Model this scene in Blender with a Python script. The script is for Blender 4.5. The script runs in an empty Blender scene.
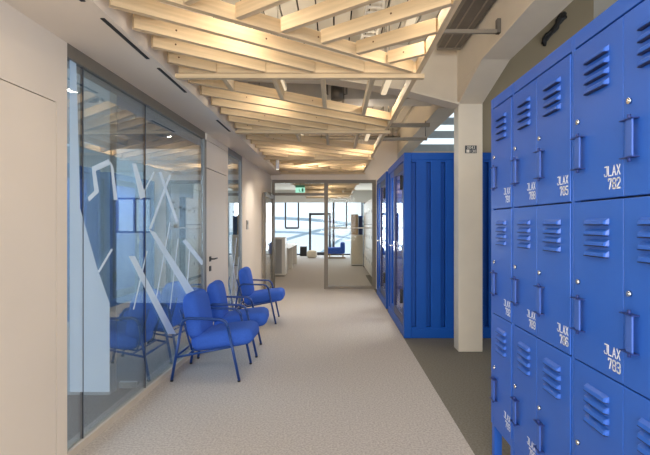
import bpy, bmesh, math, random
from mathutils import Vector, Matrix
random.seed(7)
S = bpy.context.scene
COL = S.collection
R = math.radians

# ------------------------------------------------------------------ camera
F = 470.0                       # focal length in pixels of the 650 px wide frame
CAM_Z = 1.4
cd = bpy.data.cameras.new('camera')
cd.sensor_width = 36.0
cd.lens = F / 650.0 * 36.0
cd.shift_x = (325.0 - 334.5) / 650.0
cd.shift_y = (224.5 - 227.5) / 650.0
cd.clip_start = 0.05
cam = bpy.data.objects.new('camera', cd)
cam.location = (0, 0, CAM_Z)
cam.rotation_euler = (R(90), 0, 0)
COL.objects.link(cam)
S.camera = cam

# ------------------------------------------------------------------ world, large lights, exposure
def lin(c):
    return tuple(((v / 255.0) / 12.92 if v / 255.0 <= 0.04045 else ((v / 255.0 + 0.055) / 1.055) ** 2.4) for v in c)

w = bpy.data.worlds.new('sky')
S.world = w
w.use_nodes = True
nt = w.node_tree
bg = nt.nodes['Background']
bg.inputs['Color'].default_value = (0.80, 0.90, 1.0, 1)
bg.inputs['Strength'].default_value = 1.5

def area(name, loc, rot, sx, sy, power, color):
    l = bpy.data.lights.new(name, 'AREA')
    l.shape = 'RECTANGLE'
    l.size, l.size_y = sx, sy
    l.energy = power
    l.color = color
    o = bpy.data.objects.new(name, l)
    o.location = loc
    o.rotation_euler = tuple(R(a) for a in rot)
    COL.objects.link(o)
    return o
# daylight standing in the window openings; the one behind is added fill
area('daylight_left_room', (-6.15, 4.5, 1.6), (0, -90, 0), 2.2, 6.5, 520, (0.66, 0.83, 1.0))
area('daylight_right_hall', (6.6, 3.0, 1.7), (0, 90, 0), 2.4, 9.0, 30, (0.95, 0.97, 1.0))
area('daylight_facade', (0.0, 21.9, 1.3), (-90, 0, 0), 5.0, 2.2, 260, (0.88, 0.94, 1.0))
area('fill_behind', (-0.2, -2.85, 1.7), (90, 0, 0), 2.5, 2.2, 265, (1.0, 0.985, 0.97))

S.view_settings.view_transform = 'Standard'
S.view_settings.look = 'None'
S.view_settings.gamma = 1.0
S.view_settings.use_curve_mapping = False
S.view_settings.exposure = 0.0
S.cycles.use_denoising = True
S.cycles.max_bounces = 10
S.cycles.transparent_max_bounces = 24
S.cycles.sample_clamp_indirect = 6.0
S.cycles.caustics_reflective = False
S.cycles.caustics_refractive = False

# ------------------------------------------------------------------ materials
M = {}
def mat(name, rgb, rough=0.6, metal=0.0, var=0.05, scale=6.0, bump=0.0, bscale=60.0, spec=0.5, stretch=None):
    m = bpy.data.materials.new(name)
    m.use_nodes = True
    n, l = m.node_tree.nodes, m.node_tree.links
    b = n['Principled BSDF']
    c = lin(rgb)
    tc = n.new('ShaderNodeTexCoord')
    mp = n.new('ShaderNodeMapping')
    l.new(tc.outputs['Object'], mp.inputs['Vector'])
    if stretch: mp.inputs['Scale'].default_value = stretch
    no = n.new('ShaderNodeTexNoise')
    no.inputs['Scale'].default_value = scale
    no.inputs['Detail'].default_value = 5
    l.new(mp.outputs['Vector'], no.inputs['Vector'])
    rp = n.new('ShaderNodeValToRGB')
    rp.color_ramp.elements[0].position = 0.3
    rp.color_ramp.elements[1].position = 0.7
    rp.color_ramp.elements[0].color = tuple(v * (1 - var) for v in c) + (1,)
    rp.color_ramp.elements[1].color = tuple(min(1, v * (1 + var)) for v in c) + (1,)
    l.new(no.outputs['Fac'], rp.inputs['Fac'])
    l.new(rp.outputs['Color'], b.inputs['Base Color'])
    b.inputs['Roughness'].default_value = rough
    b.inputs['Metallic'].default_value = metal
    b.inputs['Specular IOR Level'].default_value = spec
    if bump:
        n2 = n.new('ShaderNodeTexNoise')
        n2.inputs['Scale'].default_value = bscale
        n2.inputs['Detail'].default_value = 3
        l.new(tc.outputs['Object'], n2.inputs['Vector'])
        bp = n.new('ShaderNodeBump')
        bp.inputs['Strength'].default_value = bump
        bp.inputs['Distance'].default_value = 0.004
        l.new(n2.outputs['Fac'], bp.inputs['Height'])
        l.new(bp.outputs['Normal'], b.inputs['Normal'])
    M[name] = m
    return m

def emit(name, rgb, strength):
    m = bpy.data.materials.new(name)
    m.use_nodes = True
    n, l = m.node_tree.nodes, m.node_tree.links
    n.clear()
    e = n.new('ShaderNodeEmission')
    o = n.new('ShaderNodeOutputMaterial')
    e.inputs['Color'].default_value = lin(rgb) + (1,)
    e.inputs['Strength'].default_value = strength
    l.new(e.outputs[0], o.inputs['Surface'])
    M[name] = m

def glass(name, tint, refl0=0.05, boost=1.0):
    m = bpy.data.materials.new(name)
    m.use_nodes = True
    n, l = m.node_tree.nodes, m.node_tree.links
    n.clear()
    t = n.new('ShaderNodeBsdfTransparent')
    t.inputs['Color'].default_value = tint + (1,)
    g = n.new('ShaderNodeBsdfGlossy')
    g.inputs['Roughness'].default_value = 0.004
    fc = n.new('ShaderNodeLayerWeight')
    fc.inputs['Blend'].default_value = 0.5
    lw = n.new('ShaderNodeMath'); lw.operation = 'POWER'
    lw.inputs[1].default_value = 3.0
    l.new(fc.outputs['Facing'], lw.inputs[0])
    ma = n.new('ShaderNodeMath'); ma.operation = 'MULTIPLY_ADD'; ma.use_clamp = True
    ma.inputs[1].default_value = boost
    ma.inputs[2].default_value = refl0
    l.new(lw.outputs[0], ma.inputs[0])
    mx = n.new('ShaderNodeMixShader')
    o = n.new('ShaderNodeOutputMaterial')
    l.new(ma.outputs[0], mx.inputs[0])
    l.new(t.outputs[0], mx.inputs[1])
    l.new(g.outputs[0], mx.inputs[2])
    l.new(mx.outputs[0], o.inputs['Surface'])
    M[name] = m

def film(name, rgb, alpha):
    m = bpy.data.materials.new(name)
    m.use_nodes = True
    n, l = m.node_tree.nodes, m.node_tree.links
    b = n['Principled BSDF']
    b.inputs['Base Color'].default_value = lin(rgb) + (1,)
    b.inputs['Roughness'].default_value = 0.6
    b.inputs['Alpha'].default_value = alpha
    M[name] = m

def carpet(name, a, b_, scale):
    m = mat(name, a, 0.95, spec=0.15)
    n, l = m.node_tree.nodes, m.node_tree.links
    rp = [x for x in n if x.type == 'VALTORGB'][0]
    rp.color_ramp.elements[0].color = lin(b_) + (1,)
    rp.color_ramp.elements[1].color = lin(a) + (1,)
    rp.color_ramp.elements[0].position = 0.36
    rp.color_ramp.elements[1].position = 0.64
    no = [x for x in n if x.type == 'TEX_NOISE'][0]
    no.inputs['Scale'].default_value = scale
    no.inputs['Detail'].default_value = 8
    no.inputs['Roughness'].default_value = 0.75
    bp = n.new('ShaderNodeBump')
    bp.inputs['Strength'].default_value = 0.5
    bp.inputs['Distance'].default_value = 0.004
    l.new(no.outputs['Fac'], bp.inputs['Height'])
    l.new(bp.outputs['Normal'], n['Principled BSDF'].inputs['Normal'])

carpet('carpet_light', (202, 196, 191), (156, 150, 145), 70)
carpet('carpet_dark', (130, 126, 116), (102, 98, 89), 70)
carpet('carpet_room', (104, 108, 112), (84, 88, 92), 30)
mat('plaster', (222, 210, 195), 0.85, var=0.02, scale=2, bump=0.05, bscale=120, spec=0.2)
mat('plaster_white', (224, 222, 216), 0.8, var=0.02, scale=2, spec=0.2)
mat('plaster_grey', (170, 172, 174), 0.85, var=0.02, scale=2, spec=0.2)
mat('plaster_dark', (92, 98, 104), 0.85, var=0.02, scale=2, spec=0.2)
mat('plaster_tan', (150, 138, 116), 0.85, var=0.03, scale=2, spec=0.2)
mat('door_white', (222, 212, 200), 0.5, var=0.01, spec=0.3)
mat('seam_dark', (52, 46, 40), 0.8)
mat('slot_black', (34, 31, 28), 0.7)
mat('steel_cream', (214, 204, 188), 0.55, var=0.02, spec=0.35)
mat('alu', (122, 114, 102), 0.5, 0.15, var=0.03)
mat('alu_blue', (120, 122, 122), 0.45, 0.3, var=0.03)
mat('kerb', (196, 184, 168), 0.5, var=0.03)
mat('deck', (214, 206, 190), 0.7, var=0.06, scale=3, stretch=(1, 0.2, 1))
mat('deck_gap', (60, 54, 46), 0.9)
mat('locker_blue', (42, 94, 188), 0.38, var=0.03, scale=2, spec=0.38)
mat('locker_dark', (18, 30, 74), 0.6)
mat('handle_blue', (54, 92, 174), 0.55, 0.0, var=0.04)
mat('bracket_blue', (28, 50, 116), 0.5)
mat('blind_grey', (196, 208, 218), 0.7)
mat('paint_white', (232, 235, 240), 0.6, var=0.01)
mat('chrome', (215, 215, 212), 0.22, 1.0, var=0.02)
mat('chair_fabric', (56, 96, 190), 0.9, var=0.10, scale=160, bump=0.35, bscale=420, spec=0.2)
mat('chair_steel', (26, 64, 130), 0.38, 0.15, var=0.03)
mat('booth_blue', (6, 78, 168), 0.45, var=0.05, scale=1.5, spec=0.25)
mat('booth_dark', (20, 38, 92), 0.45, var=0.03)
mat('booth_inner', (196, 202, 210), 0.7, var=0.02)
mat('black', (22, 22, 24), 0.5)
mat('dark_metal', (108, 102, 94), 0.5, 0.4)
mat('pipe_grey', (140, 132, 120), 0.45, 0.3)
mat('tray_white', (226, 220, 208), 0.5)
mat('white_lam', (230, 226, 218), 0.45, var=0.01)
mat('tan_card', (178, 150, 112), 0.8, var=0.05)
mat('cream_fabric', (226, 216, 196), 0.9, var=0.05, scale=20)
mat('frame_dark', (62, 66, 74), 0.45, 0.2)
mat('outside_white', (240, 245, 249), 0.8, var=0.03)
mat('outside_grey', (176, 196, 212), 0.8, var=0.05)
mat('exit_green', (66, 148, 104), 0.5)
emit('exit_lit', (176, 244, 214), 1.1)
emit('lamp_warm', (255, 232, 196), 0.9)
emit('lamp_white', (255, 244, 226), 2.2)
emit('lamp_booth', (255, 250, 242), 16.0)
glass('glass_wall', (0.80, 0.90, 0.96), 0.26, 0.9)
glass('glass_clear', (0.95, 0.97, 0.97), 0.006, 0.45)
film('film_white', (230, 242, 252), 0.6)
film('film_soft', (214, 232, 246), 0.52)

# wood, grain along local x, small tint change per board
def wood(name, rgb):
    m = mat(name, rgb, 0.62, var=0.14, scale=3.0, stretch=(0.6, 14, 14), spec=0.25)
    n, l = m.node_tree.nodes, m.node_tree.links
    rp = [x for x in n if x.type == 'VALTORGB'][0]
    oi = n.new('ShaderNodeObjectInfo')
    hs = n.new('ShaderNodeHueSaturation')
    mr = n.new('ShaderNodeMapRange')
    mr.inputs['To Min'].default_value = 0.88
    mr.inputs['To Max'].default_value = 1.08
    l.new(oi.outputs['Random'], mr.inputs['Value'])
    l.new(mr.outputs[0], hs.inputs['Value'])
    l.new(rp.outputs['Color'], hs.inputs['Color'])
    l.new(hs.outputs['Color'], n['Principled BSDF'].inputs['Base Color'])
wood('wood', (208, 184, 148))
mat('screw_plug', (96, 66, 40), 0.7)

# ------------------------------------------------------------------ mesh builder
class MB:
    def __init__(self):
        self.bm = bmesh.new(); self.mi = 0
    def _fin(self, faces):
        for f in faces: f.material_index = self.mi
    def box(self, x0, y0, z0, x1, y1, z1):
        return self.hexa([(x0,y0,z0),(x1,y0,z0),(x1,y1,z0),(x0,y1,z0),(x0,y0,z1),(x1,y0,z1),(x1,y1,z1),(x0,y1,z1)])
    def hexa(self, c):
        v = [self.bm.verts.new(p) for p in c]
        fs = []
        for q in ((0,3,2,1),(4,5,6,7),(0,1,5,4),(1,2,6,5),(2,3,7,6),(3,0,4,7)):
            fs.append(self.bm.faces.new([v[i] for i in q]))
        self._fin(fs); return self
    def prism(self, pts, d):
        """extrude a planar polygon (3-D points) by vector d"""
        d = Vector(d)
        a = [self.bm.verts.new(p) for p in pts]
        b = [self.bm.verts.new(Vector(p) + d) for p in pts]
        n = len(a)
        fs = [self.bm.faces.new(a[::-1]), self.bm.faces.new(b)]
        for i in range(n):
            fs.append(self.bm.faces.new([a[i], a[(i+1) % n], b[(i+1) % n], b[i]]))
        self._fin(fs); return self
    def tube(self, pts, r, seg=10, cap=True):
        pts = [Vector(p) for p in pts]
        rings = []
        up = None
        for i, p in enumerate(pts):
            t = (pts[min(i+1, len(pts)-1)] - pts[max(i-1, 0)]).normalized()
            if up is None:
                up = t.orthogonal().normalized()
            else:
                up = (up - t * up.dot(t))
                up = up.normalized() if up.length > 1e-6 else t.orthogonal().normalized()
            s = t.cross(up)
            rings.append([self.bm.verts.new(p + (up * math.cos(2*math.pi*k/seg) + s * math.sin(2*math.pi*k/seg)) * r) for k in range(seg)])
        fs = []
        for a, b in zip(rings, rings[1:]):
            for k in range(seg):
                f = self.bm.faces.new([a[k], a[(k+1) % seg], b[(k+1) % seg], b[k]]); f.smooth = True; fs.append(f)
        if cap:
            fs.append(self.bm.faces.new(rings[0][::-1])); fs.append(self.bm.faces.new(rings[-1]))
        self._fin(fs); return self
    def rbox(self, cx, cy, cz, hx, hy, hz, r, puff=0.0, axis=2, cuts=9, rot=None, rc=0.0):
        """rounded, slightly puffed cushion"""
        t = bmesh.new()
        bmesh.ops.create_cube(t, size=2.0)
        bmesh.ops.subdivide_edges(t, edges=t.edges[:], cuts=cuts, use_grid_fill=True)
        h = Vector((hx, hy, hz))
        mp = {}
        for v in t.verts:
            u = v.co.copy()
            p = Vector((u.x*hx, u.y*hy, u.z*hz))
            q = Vector([max(-(h[i]-r), min(h[i]-r, p[i])) for i in range(3)])
            d = p - q
            if d.length > 1e-9: p = q + d.normalized() * r
            a, b = [i for i in range(3) if i != axis]
            if rc:
                qa = max(-(h[a]-rc), min(h[a]-rc, p[a])); qb = max(-(h[b]-rc), min(h[b]-rc, p[b]))
                da, db = p[a]-qa, p[b]-qb
                n_ = math.hypot(da, db)
                if n_ > 1e-9:
                    k_ = max(abs(da), abs(db))/n_
                    p[a], p[b] = qa+da*k_, qb+db*k_
            p[axis] += puff * u[axis] * (1-u[a]**2) * (1-u[b]**2)
            if rot: p = rot @ p
            mp[v.index] = self.bm.verts.new(p + Vector((cx, cy, cz)))
        fs = []
        for f in t.faces:
            g = self.bm.faces.new([mp[v.index] for v in f.verts]); g.smooth = True; fs.append(g)
        t.free(); self._fin(fs); return self
    def build(self, name, mats, parent=None, off=None, bevel=0.0):
        if off is not None:
            bmesh.ops.translate(self.bm, verts=self.bm.verts[:], vec=-Vector(off))
        bmesh.ops.recalc_face_normals(self.bm, faces=self.bm.faces[:])
        me = bpy.data.meshes.new(name)
        self.bm.to_mesh(me); self.bm.free()
        for m in (mats if isinstance(mats, (list, tuple)) else [mats]): me.materials.append(M[m])
        o = bpy.data.objects.new(name, me)
        COL.objects.link(o)
        if parent is not None: o.parent = parent
        if bevel:
            bv = o.modifiers.new('edge', 'BEVEL'); bv.width = bevel; bv.segments = 2; bv.limit_method = 'ANGLE'
        return o

def tag(o, label, cat, group=None):
    o['label'] = label; o['category'] = cat
    if group: o['group'] = group
    return o
def thing(name, label, cat, loc=(0,0,0), group=None, rz=0):
    o = bpy.data.objects.new(name, None); COL.objects.link(o)
    o.location = loc; o.rotation_euler = (0, 0, rz)
    o.empty_display_size = 0.1
    return tag(o, label, cat, group)
def struct(o, label=None):
    o['kind'] = 'structure'
    if label: o['label'] = label
    return o
def copy_tree(o, parent=None):
    c = o.copy(); COL.objects.link(c)
    if parent is not None: c.parent = parent
    for ch in list(o.children): copy_tree(ch, c)
    return c
def mesh_text(name, cu, m):
    t = bpy.data.objects.new('lettering_curve', cu)
    me = bpy.data.meshes.new_from_object(t)
    bpy.data.objects.remove(t); bpy.data.curves.remove(cu)
    me.materials.clear(); me.materials.append(M[m])
    o = bpy.data.objects.new(name, me); COL.objects.link(o)
    return o
def text(name, body, size, m, parent, mtx, sx=1.0, ext=0.0006):
    cu = bpy.data.curves.new(name, 'FONT')
    cu.body = body; cu.size = size; cu.extrude = ext; cu.align_x = 'RIGHT'; cu.offset = 0.0002; cu.space_character = 1.12
    o = mesh_text(name, cu, m)
    o.parent = parent
    o.matrix_local = mtx @ Matrix.Diagonal((sx, 1, 1, 1))
    return o

# left wall plane: X = WX0 + WS*Y
WX0, WS = -1.643, 0.0255
def wx(y, d=0.0): return WX0 + WS*y - d
def wbox(mb, y0, y1, d0, d1, z0, z1):
    """box following the left wall; d is depth behind its corridor face"""
    a0, a1, b0, b1 = wx(y0, d1), wx(y0, d0), wx(y1, d1), wx(y1, d0)
    mb.hexa([(a0,y0,z0),(a1,y0,z0),(b1,y1,z0),(b0,y1,z0),(a0,y0,z1),(a1,y0,z1),(b1,y1,z1),(b0,y1,z1)])
    return mb
def wpt(px, py, d):
    """point on the glazing plane (depth d) seen at a photo position"""
    k = (px - 334.5) / F
    y = (WX0 - d) / (k - WS)
    return Vector((k*y, y, CAM_Z + (224.5 - py)/F*y))

SOFF = 2.47      # soffit over the left side
LAT = 2.50       # underside of the timber lattice
DECK = 3.40
YP = 10.2        # glazed cross partition
YB = -3.0

# ------------------------------------------------------------------ floors
struct(MB().box(-1.72, YB, -0.1, 0.853, 22.6, 0.0).build('floor', 'carpet_light'), 'light grey beige carpet of the corridor')
struct(MB().box(0.853, YB, -0.1, 6.8, 13.0, 0.0).build('floor_right', 'carpet_dark'), 'dark grey carpet strip under lockers and booths')
struct(MB().box(-6.4, 0.6, -0.1, -1.72, 8.6, 0.0).build('floor_left', 'carpet_room'))
struct(MB().box(-4.0, 10.0, -0.1, -1.72, 22.6, 0.0).build('floor_back_left', 'carpet_light'))
struct(MB().box(0.853, 13.0, -0.1, 4.0, 22.6, 0.0).build('floor_back_right', 'carpet_light'))

# ------------------------------------------------------------------ left wall
b = MB()
wbox(b, YB, 1.62, 0, 0.14, 0, SOFF)
wbox(b, 1.62, 2.665, 0, 0.14, 2.095, SOFF)
wbox(b, 2.665, 2.765, 0, 0.14, 0, SOFF)
wbox(b, 7.40, YP+0.1, 0, 0.14, 0, SOFF)
struct(b.build('wall_left', 'plaster'))
b = MB(); wbox(b, 1.60, 2.70, 0.06, 0.10, 0, 2.11)
struct(b.build('trim_1', 'seam_dark'))
d = MB(); wbox(d, 1.627, 2.659, 0.0, 0.05, 0.004, 2.089)
struct(d.build('door_1', 'plaster'), 'flush cream door in the near left wall')
# soffit and upstand
b = MB()
b.hexa([(wx(YB,.14),YB,SOFF),(-1.16,YB,SOFF),(-1.16,YP,SOFF),(wx(YP,.14),YP,SOFF),
        (wx(YB,.14),YB,SOFF+.06),(-1.16,YB,SOFF+.06),(-1.16,YP,SOFF+.06),(wx(YP,.14),YP,SOFF+.06)])
b.box(-1.19, YB, SOFF+.06, -1.16, YP, DECK)
struct(b.build('ceiling_left', 'plaster'), 'plain cream soffit along the left wall')
# the wall above the partition
b = MB()
b.box(-4.0, YP, 2.37, 1.364, YP+.12, DECK); b.box(0.90, YP, 0, 1.364, YP+.12, 2.37)
b.box(-4.0, YP, 0, -1.40, YP+.12, 2.37)
struct(b.build('wall_back', 'plaster'), 'cream wall above the glazed cross partition')

# deck of ribbed boards
b = MB()
x = -1.16
while x < 1.36:
    b.box(x, YB, DECK, min(x+.150, 1.364), YP, DECK+.03); x += .166
struct(b.build('ceiling', 'deck'), 'beige ribbed deck above the timber lattice')
struct(MB().box(-1.2, YB, DECK+.03, 1.4, YP, DECK+.06).build('ceiling_gap', 'deck_gap'))
struct(MB().box(1.4, YB, 5.6, 6.8, 13.1, 5.7).build('ceiling_right', 'plaster'))
struct(MB().box(-6.4, 0.6, 2.75, wx(3,.14), 8.6, 2.81).build('ceiling_room', 'plaster_dark'))
struct(MB().box(-4.0, YP+.12, 2.95, 4.0, 22.6, 3.01).build('ceiling_back', 'plaster'))
# rear wall behind the camera with a wide opening made for the fill light
b = MB()
b.box(-1.9, YB-.1, 0, 6.8, YB, 0.5); b.box(-1.9, YB-.1, 2.9, 6.8, YB, 5.6)
b.box(-1.9, YB-.1, 0.5, -1.5, YB, 2.9); b.box(1.1, YB-.1, 0.5, 6.8, YB, 2.9)
struct(b.build('wall_front', 'plaster_white'))

# ------------------------------------------------------------------ steel frame: edge beam, column, cross beams
BX0, BX1, BZ = 1.364, 1.63, 2.93
CY0, CY1 = 5.17, 5.37
b = MB(); b.box(BX0, YB, BZ, BX1, 13.0, DECK)
struct(b.build('beam_edge', 'steel_cream'), 'cream steel edge beam running over the lockers')
b = MB()
b.box(BX0, CY0, 0, BX0+.265, CY1, 2.73)
b.prism([(BX0, 4.35, BZ-.001), (BX0, CY0, 2.73), (BX0, CY1, 2.73), (BX0, 6.2, BZ-.001)], (.265, 0, 0))
col_o = struct(b.build('column', 'steel_cream', bevel=0.004), 'square cream column with a raking head')
def cross_beam(y, name):
    b = MB()
    b.prism([(1.364, y, 2.73), (0.74, y, 2.89), (-.1, y, 3.02), (-1.15, y, 3.05), (-1.15, y, DECK-.002), (1.364, y, DECK-.002)], (0, .05, 0))
    for (xa, za, xb, zb) in ((1.364,2.73,.74,2.89), (.74,2.89,-.1,3.02), (-.1,3.02,-1.15,3.05)):
        b.prism([(xa, y-.10, za), (xb, y-.10, zb), (xb, y-.10, zb-.022), (xa, y-.10, za-.022)], (0, .24, 0))
    return struct(b.build(name, 'steel_cream'), None)
cross_beam(5.22, 'beam_cross')
b = MB()
b.box(1.631, 5.84, 2.287, 3.22, 5.92, 5.6)
struct(b.build('wall_right_bulkhead', 'plaster_tan'), 'tan bulkhead above the booth right of the column')

# right hall: outer wall with window band
b = MB()
b.box(6.5, YB, 0, 6.7, 13.0, .4); b.box(6.5, YB, 3.0, 6.7, 13.0, 5.6); b.box(1.40, YB, DECK, 1.50, 13.0, 5.6)
for y in (-3.0, -.2, 2.6, 5.4, 8.2, 11.0): b.box(6.5, y, .4, 6.7, y+.22, 3.0)
struct(b.build('wall_right', 'plaster_white'))
b = MB()
b.box(1.9, 13.0, 0, 6.8, 13.1, .5); b.box(1.3, 13.0, 5.3, 6.8, 13.1, 5.6); b.box(1.3, 13.0, 0, 1.9, 13.1, 5.3)
struct(b.build('wall_right_end', 'plaster_white'))
wn = struct(MB().box(1.9, 13.04, .5, 6.8, 13.06, 5.3).build('window_5', 'glass_clear'))
b = MB()
for i in range(11): b.box(1.9, 13.0, 1.2+.37*i, 6.8, 13.03, 1.2+.37*i+.20)
b.build('window_blind', 'blind_grey', wn)

# ------------------------------------------------------------------ left glazing
GD = 0.02        # glass set back from the wall face
TOPG = 2.39
win1 = bpy.data.objects.new('window_1', None); COL.objects.link(win1); struct(win1, 'long glazed wall with white lattice film on the left')
b = MB()
wbox(b, 2.765, 5.46, 0.0, 0.12, TOPG, SOFF)
wbox(b, 2.765, 2.785, 0.015, 0.05, .05, TOPG)
b.build('window_frame', 'alu', win1)
b = MB(); wbox(b, 5.44, 5.515, 0.0, 0.075, 0.0, TOPG)
b.build('end_post', 'alu_blue', win1)
b = MB(); wbox(b, 2.765, 5.46, 0.0, 0.05, 0, .05)
b.build('window_sill', 'kerb', win1)
ys = [2.785, 2.965, 3.885, 5.44]
for a, c in zip(ys, ys[1:]):
    b = MB(); wbox(b, a+.003, c-.003, GD, GD+.012, .05, TOPG); b.build('pane', 'glass_wall', win1)
for y in ys[1:3]:
    b = MB(); wbox(b, y-.003, y+.003, GD-.003, GD+.015, .05, TOPG); b.build('glass_joint', 'frame_dark', win1)

def strip(px, width=None, m='film_white'):
    if width:
        (x0, y0), (x1, y1) = px
        dx, dy = x1-x0, y1-y0; L = math.hypot(dx, dy)
        nx, ny = -dy/L*width/2, dx/L*width/2
        px = [(x0+nx,y0+ny),(x1+nx,y1+ny),(x1-nx,y1-ny),(x0-nx,y0-ny)]
    pts = [wpt(x, y, GD-.0002) for x, y in px]
    MB().prism(pts, (.0008, 0, 0)).build('film_strip', m, win1)
strip([(91.7,167),(108.8,159),(110,164.5),(95.6,171)])
strip([(91.7,167),(95.6,171),(99,192),(94.3,191)])
strip([(94.3,191),(99,192),(89,201.5),(87.7,197.5)])
strip([(110,161),(113,166),(117.5,200),(114,200)])
strip([(149,229.7),(155,232),(194,291),(187,295)])
strip([(128.7,256),(134.8,256),(176,334),(168,334)])
strip([(170,222),(155,305)], 1.0)
strip([(147,251),(133.5,309.5)], 1.1)
strip([(112,249),(98.5,272)], 2.0)
strip([(178,239),(170,309)], 0.9)
strip([(190,244),(187,290)], 0.9)
strip([(132,163.5),(136,163.5),(146,197),(140,199)])
strip([(154,172),(142,196)], 1.4)
strip([(160,172),(177,222)], 2.6)
strip([(170,175),(150,229)], 2.2)
strip([(184,240),(203,264)], 4.0)
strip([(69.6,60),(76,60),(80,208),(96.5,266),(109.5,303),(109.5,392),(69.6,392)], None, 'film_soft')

# door_2 and narrow glazing
b = MB()
wbox(b, 5.515, 6.52, 0.0, 0.12, 2.40, SOFF); wbox(b, 6.485, 6.52, 0.0, 0.12, 0, 2.40)
struct(b.build('trim_2', 'plaster'))
dr = struct(bpy.data.objects.new('door_2', None), 'cream door with black lever beside the glazed wall'); COL.objects.link(dr)
b = MB(); wbox(b, 5.522, 6.48, 0.004, 0.05, .006, 2.062); b.build('door_leaf', 'door_white', dr)
b = MB(); wbox(b, 5.522, 6.48, 0.004, 0.05, 2.072, 2.396); b.build('door_overpanel', 'door_white', dr)
b = MB(); wbox(b, 5.52, 6.485, 0.04, 0.10, 0, 2.40); b.build('door_rebate', 'seam_dark', dr)
b = MB()
p = wx(5.66)
b.tube([(p,5.66,.985),(p+.05,5.66,.985)], .009); b.tube([(p+.05,5.66,.985),(p+.05,5.80,.985)], .009)
b.box(p-.002, 5.63, .84, p+.008, 5.69, .90); b.box(p-.002, 5.63, .955, p+.008, 5.69, 1.015)
b.build('door_handle', 'black', dr)
win2 = struct(bpy.data.objects.new('window_2', None), 'narrow tall glazing beside the cream door'); COL.objects.link(win2)
b = MB()
wbox(b, 6.52, 7.40, 0, .12, TOPG, SOFF); wbox(b, 6.52, 6.55, .02, .12, .055, TOPG); wbox(b, 7.32, 7.40, 0, .12, 0, TOPG)
b.build('window_frame', 'alu_blue', win2)
b = MB(); wbox(b, 6.52, 7.32, 0, .12, 0, .055); b.build('window_sill', 'kerb', win2)
b = MB(); wbox(b, 6.55, 7.32, GD, GD+.012, .05, TOPG); b.build('pane', 'glass_wall', win2)
for y0, z0, y1, z1 in ((6.62,.1,7.1,1.2),(7.1,.3,6.7,1.25),(6.9,.06,7.25,.9)):
    MB().prism([(wx(y0,GD-.0002),y0,z0),(wx(y0,GD-.0002),y0+.05,z0),(wx(y1,GD-.0002),y1+.05,z1),(wx(y1,GD-.0002),y1,z1)],(.0008,0,0)).build('film_strip','film_white',win2)

# room behind the glass
b = MB()
b.box(-6.4, 8.4, 0, -3.9, 8.5, 2.75); b.box(-3.28, 8.4, 0, wx(8.4,.14), 8.5, 2.75); b.box(-3.9, 8.4, 0, -3.28, 8.5, 1.25); b.box(-3.9, 8.4, 1.88, -3.28, 8.5, 2.75); b.box(-6.4, .6, 0, wx(1,.14), .7, 2.75)
struct(b.build('wall_left_room', 'plaster_white'))
w6 = struct(bpy.data.objects.new('window_added', None)); COL.objects.link(w6)  # window added to give a bright patch behind the glass
MB().box(-3.9, 8.44, 1.25, -3.28, 8.45, 1.88).build('pane', 'glass_clear', w6)
MB().box(-3.9, 8.41, 1.25, -3.28, 8.47, 1.28).box(-3.9, 8.41, 1.85, -3.28, 8.47, 1.88).box(-3.6, 8.41, 1.28, -3.57, 8.47, 1.85).build('window_frame', 'frame_dark', w6)
struct(MB().box(-2.9, 3.86, 0, -1.845, 3.98, 2.75).build('wall_left_stub', 'plaster_white'))
struct(MB().box(-1.845, 4.02, 0, -1.70, 4.06, .05).build('trim_3', 'plaster_white'))
b = MB()
b.box(-6.4, .6, 0, -6.2, 8.5, .5); b.box(-6.4, .6, 2.6, -6.2, 8.5, 2.75)
for y in (.6, 2.5, 4.4, 6.3, 8.2): b.box(-6.4, y, .5, -6.2, y+.15, 2.6)
struct(b.build('wall_left_outer', 'plaster_grey'))

wb = thing('whiteboard', 'whiteboard with dark notes on the meeting room wall behind the glass', 'whiteboard', (-2.45, 8.39, 1.0))
MB().box(-2.95, 8.37, 1.15, -2.05, 8.395, 1.95).build('board', 'paint_white', wb, wb.location)
b = MB()
for i in range(9):
    xx = -2.86 + .085*i; zz = 1.66 + .03*math.sin(i*1.7)
    b.box(xx, 8.366, zz, xx+.045, 8.372, zz+.03)
b.box(-2.9, 8.366, 1.78, -2.84, 8.372, 1.81); b.box(-2.86, 8.366, 1.34, -2.80, 8.372, 1.40); b.box(-2.2, 8.366, 1.44, -2.14, 8.372, 1.5)
b.build('marker_lettering', 'frame_dark', wb, wb.location)

# switch plate
sw = thing('card_reader', 'small bronze switch plate on the left wall before the partition', 'switch', (wx(7.74), 7.74, 1.32))
b = MB(); wbox(b, 7.69, 7.79, -.018, .0, 1.32, 1.47); b.build('housing', 'pipe_grey', sw, sw.location, .003)
b = MB(); wbox(b, 7.71, 7.77, -.022, -.017, 1.40, 1.45); b.build('reader_face', 'frame_dark', sw, sw.location)

# slot diffusers in the soffit
for i, (y0, y1, l) in enumerate(((1.72,2.25,'black slot diffuser cut by the top edge of the view'), (2.435,3.03,'longest black slot diffuser in the soffit over the glass wall'),
                    (3.21,3.80,'black slot diffuser midway along the soffit over the glass wall'), (4.81,5.40,'black slot diffuser in the soffit before the cream door'))):
    tag(MB().box(-1.214, y0, SOFF-.004, -1.192, y1, SOFF+.001).build('slot_diffuser', 'slot_black'), l, 'air vent', 'slot diffusers in the left soffit')

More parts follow.
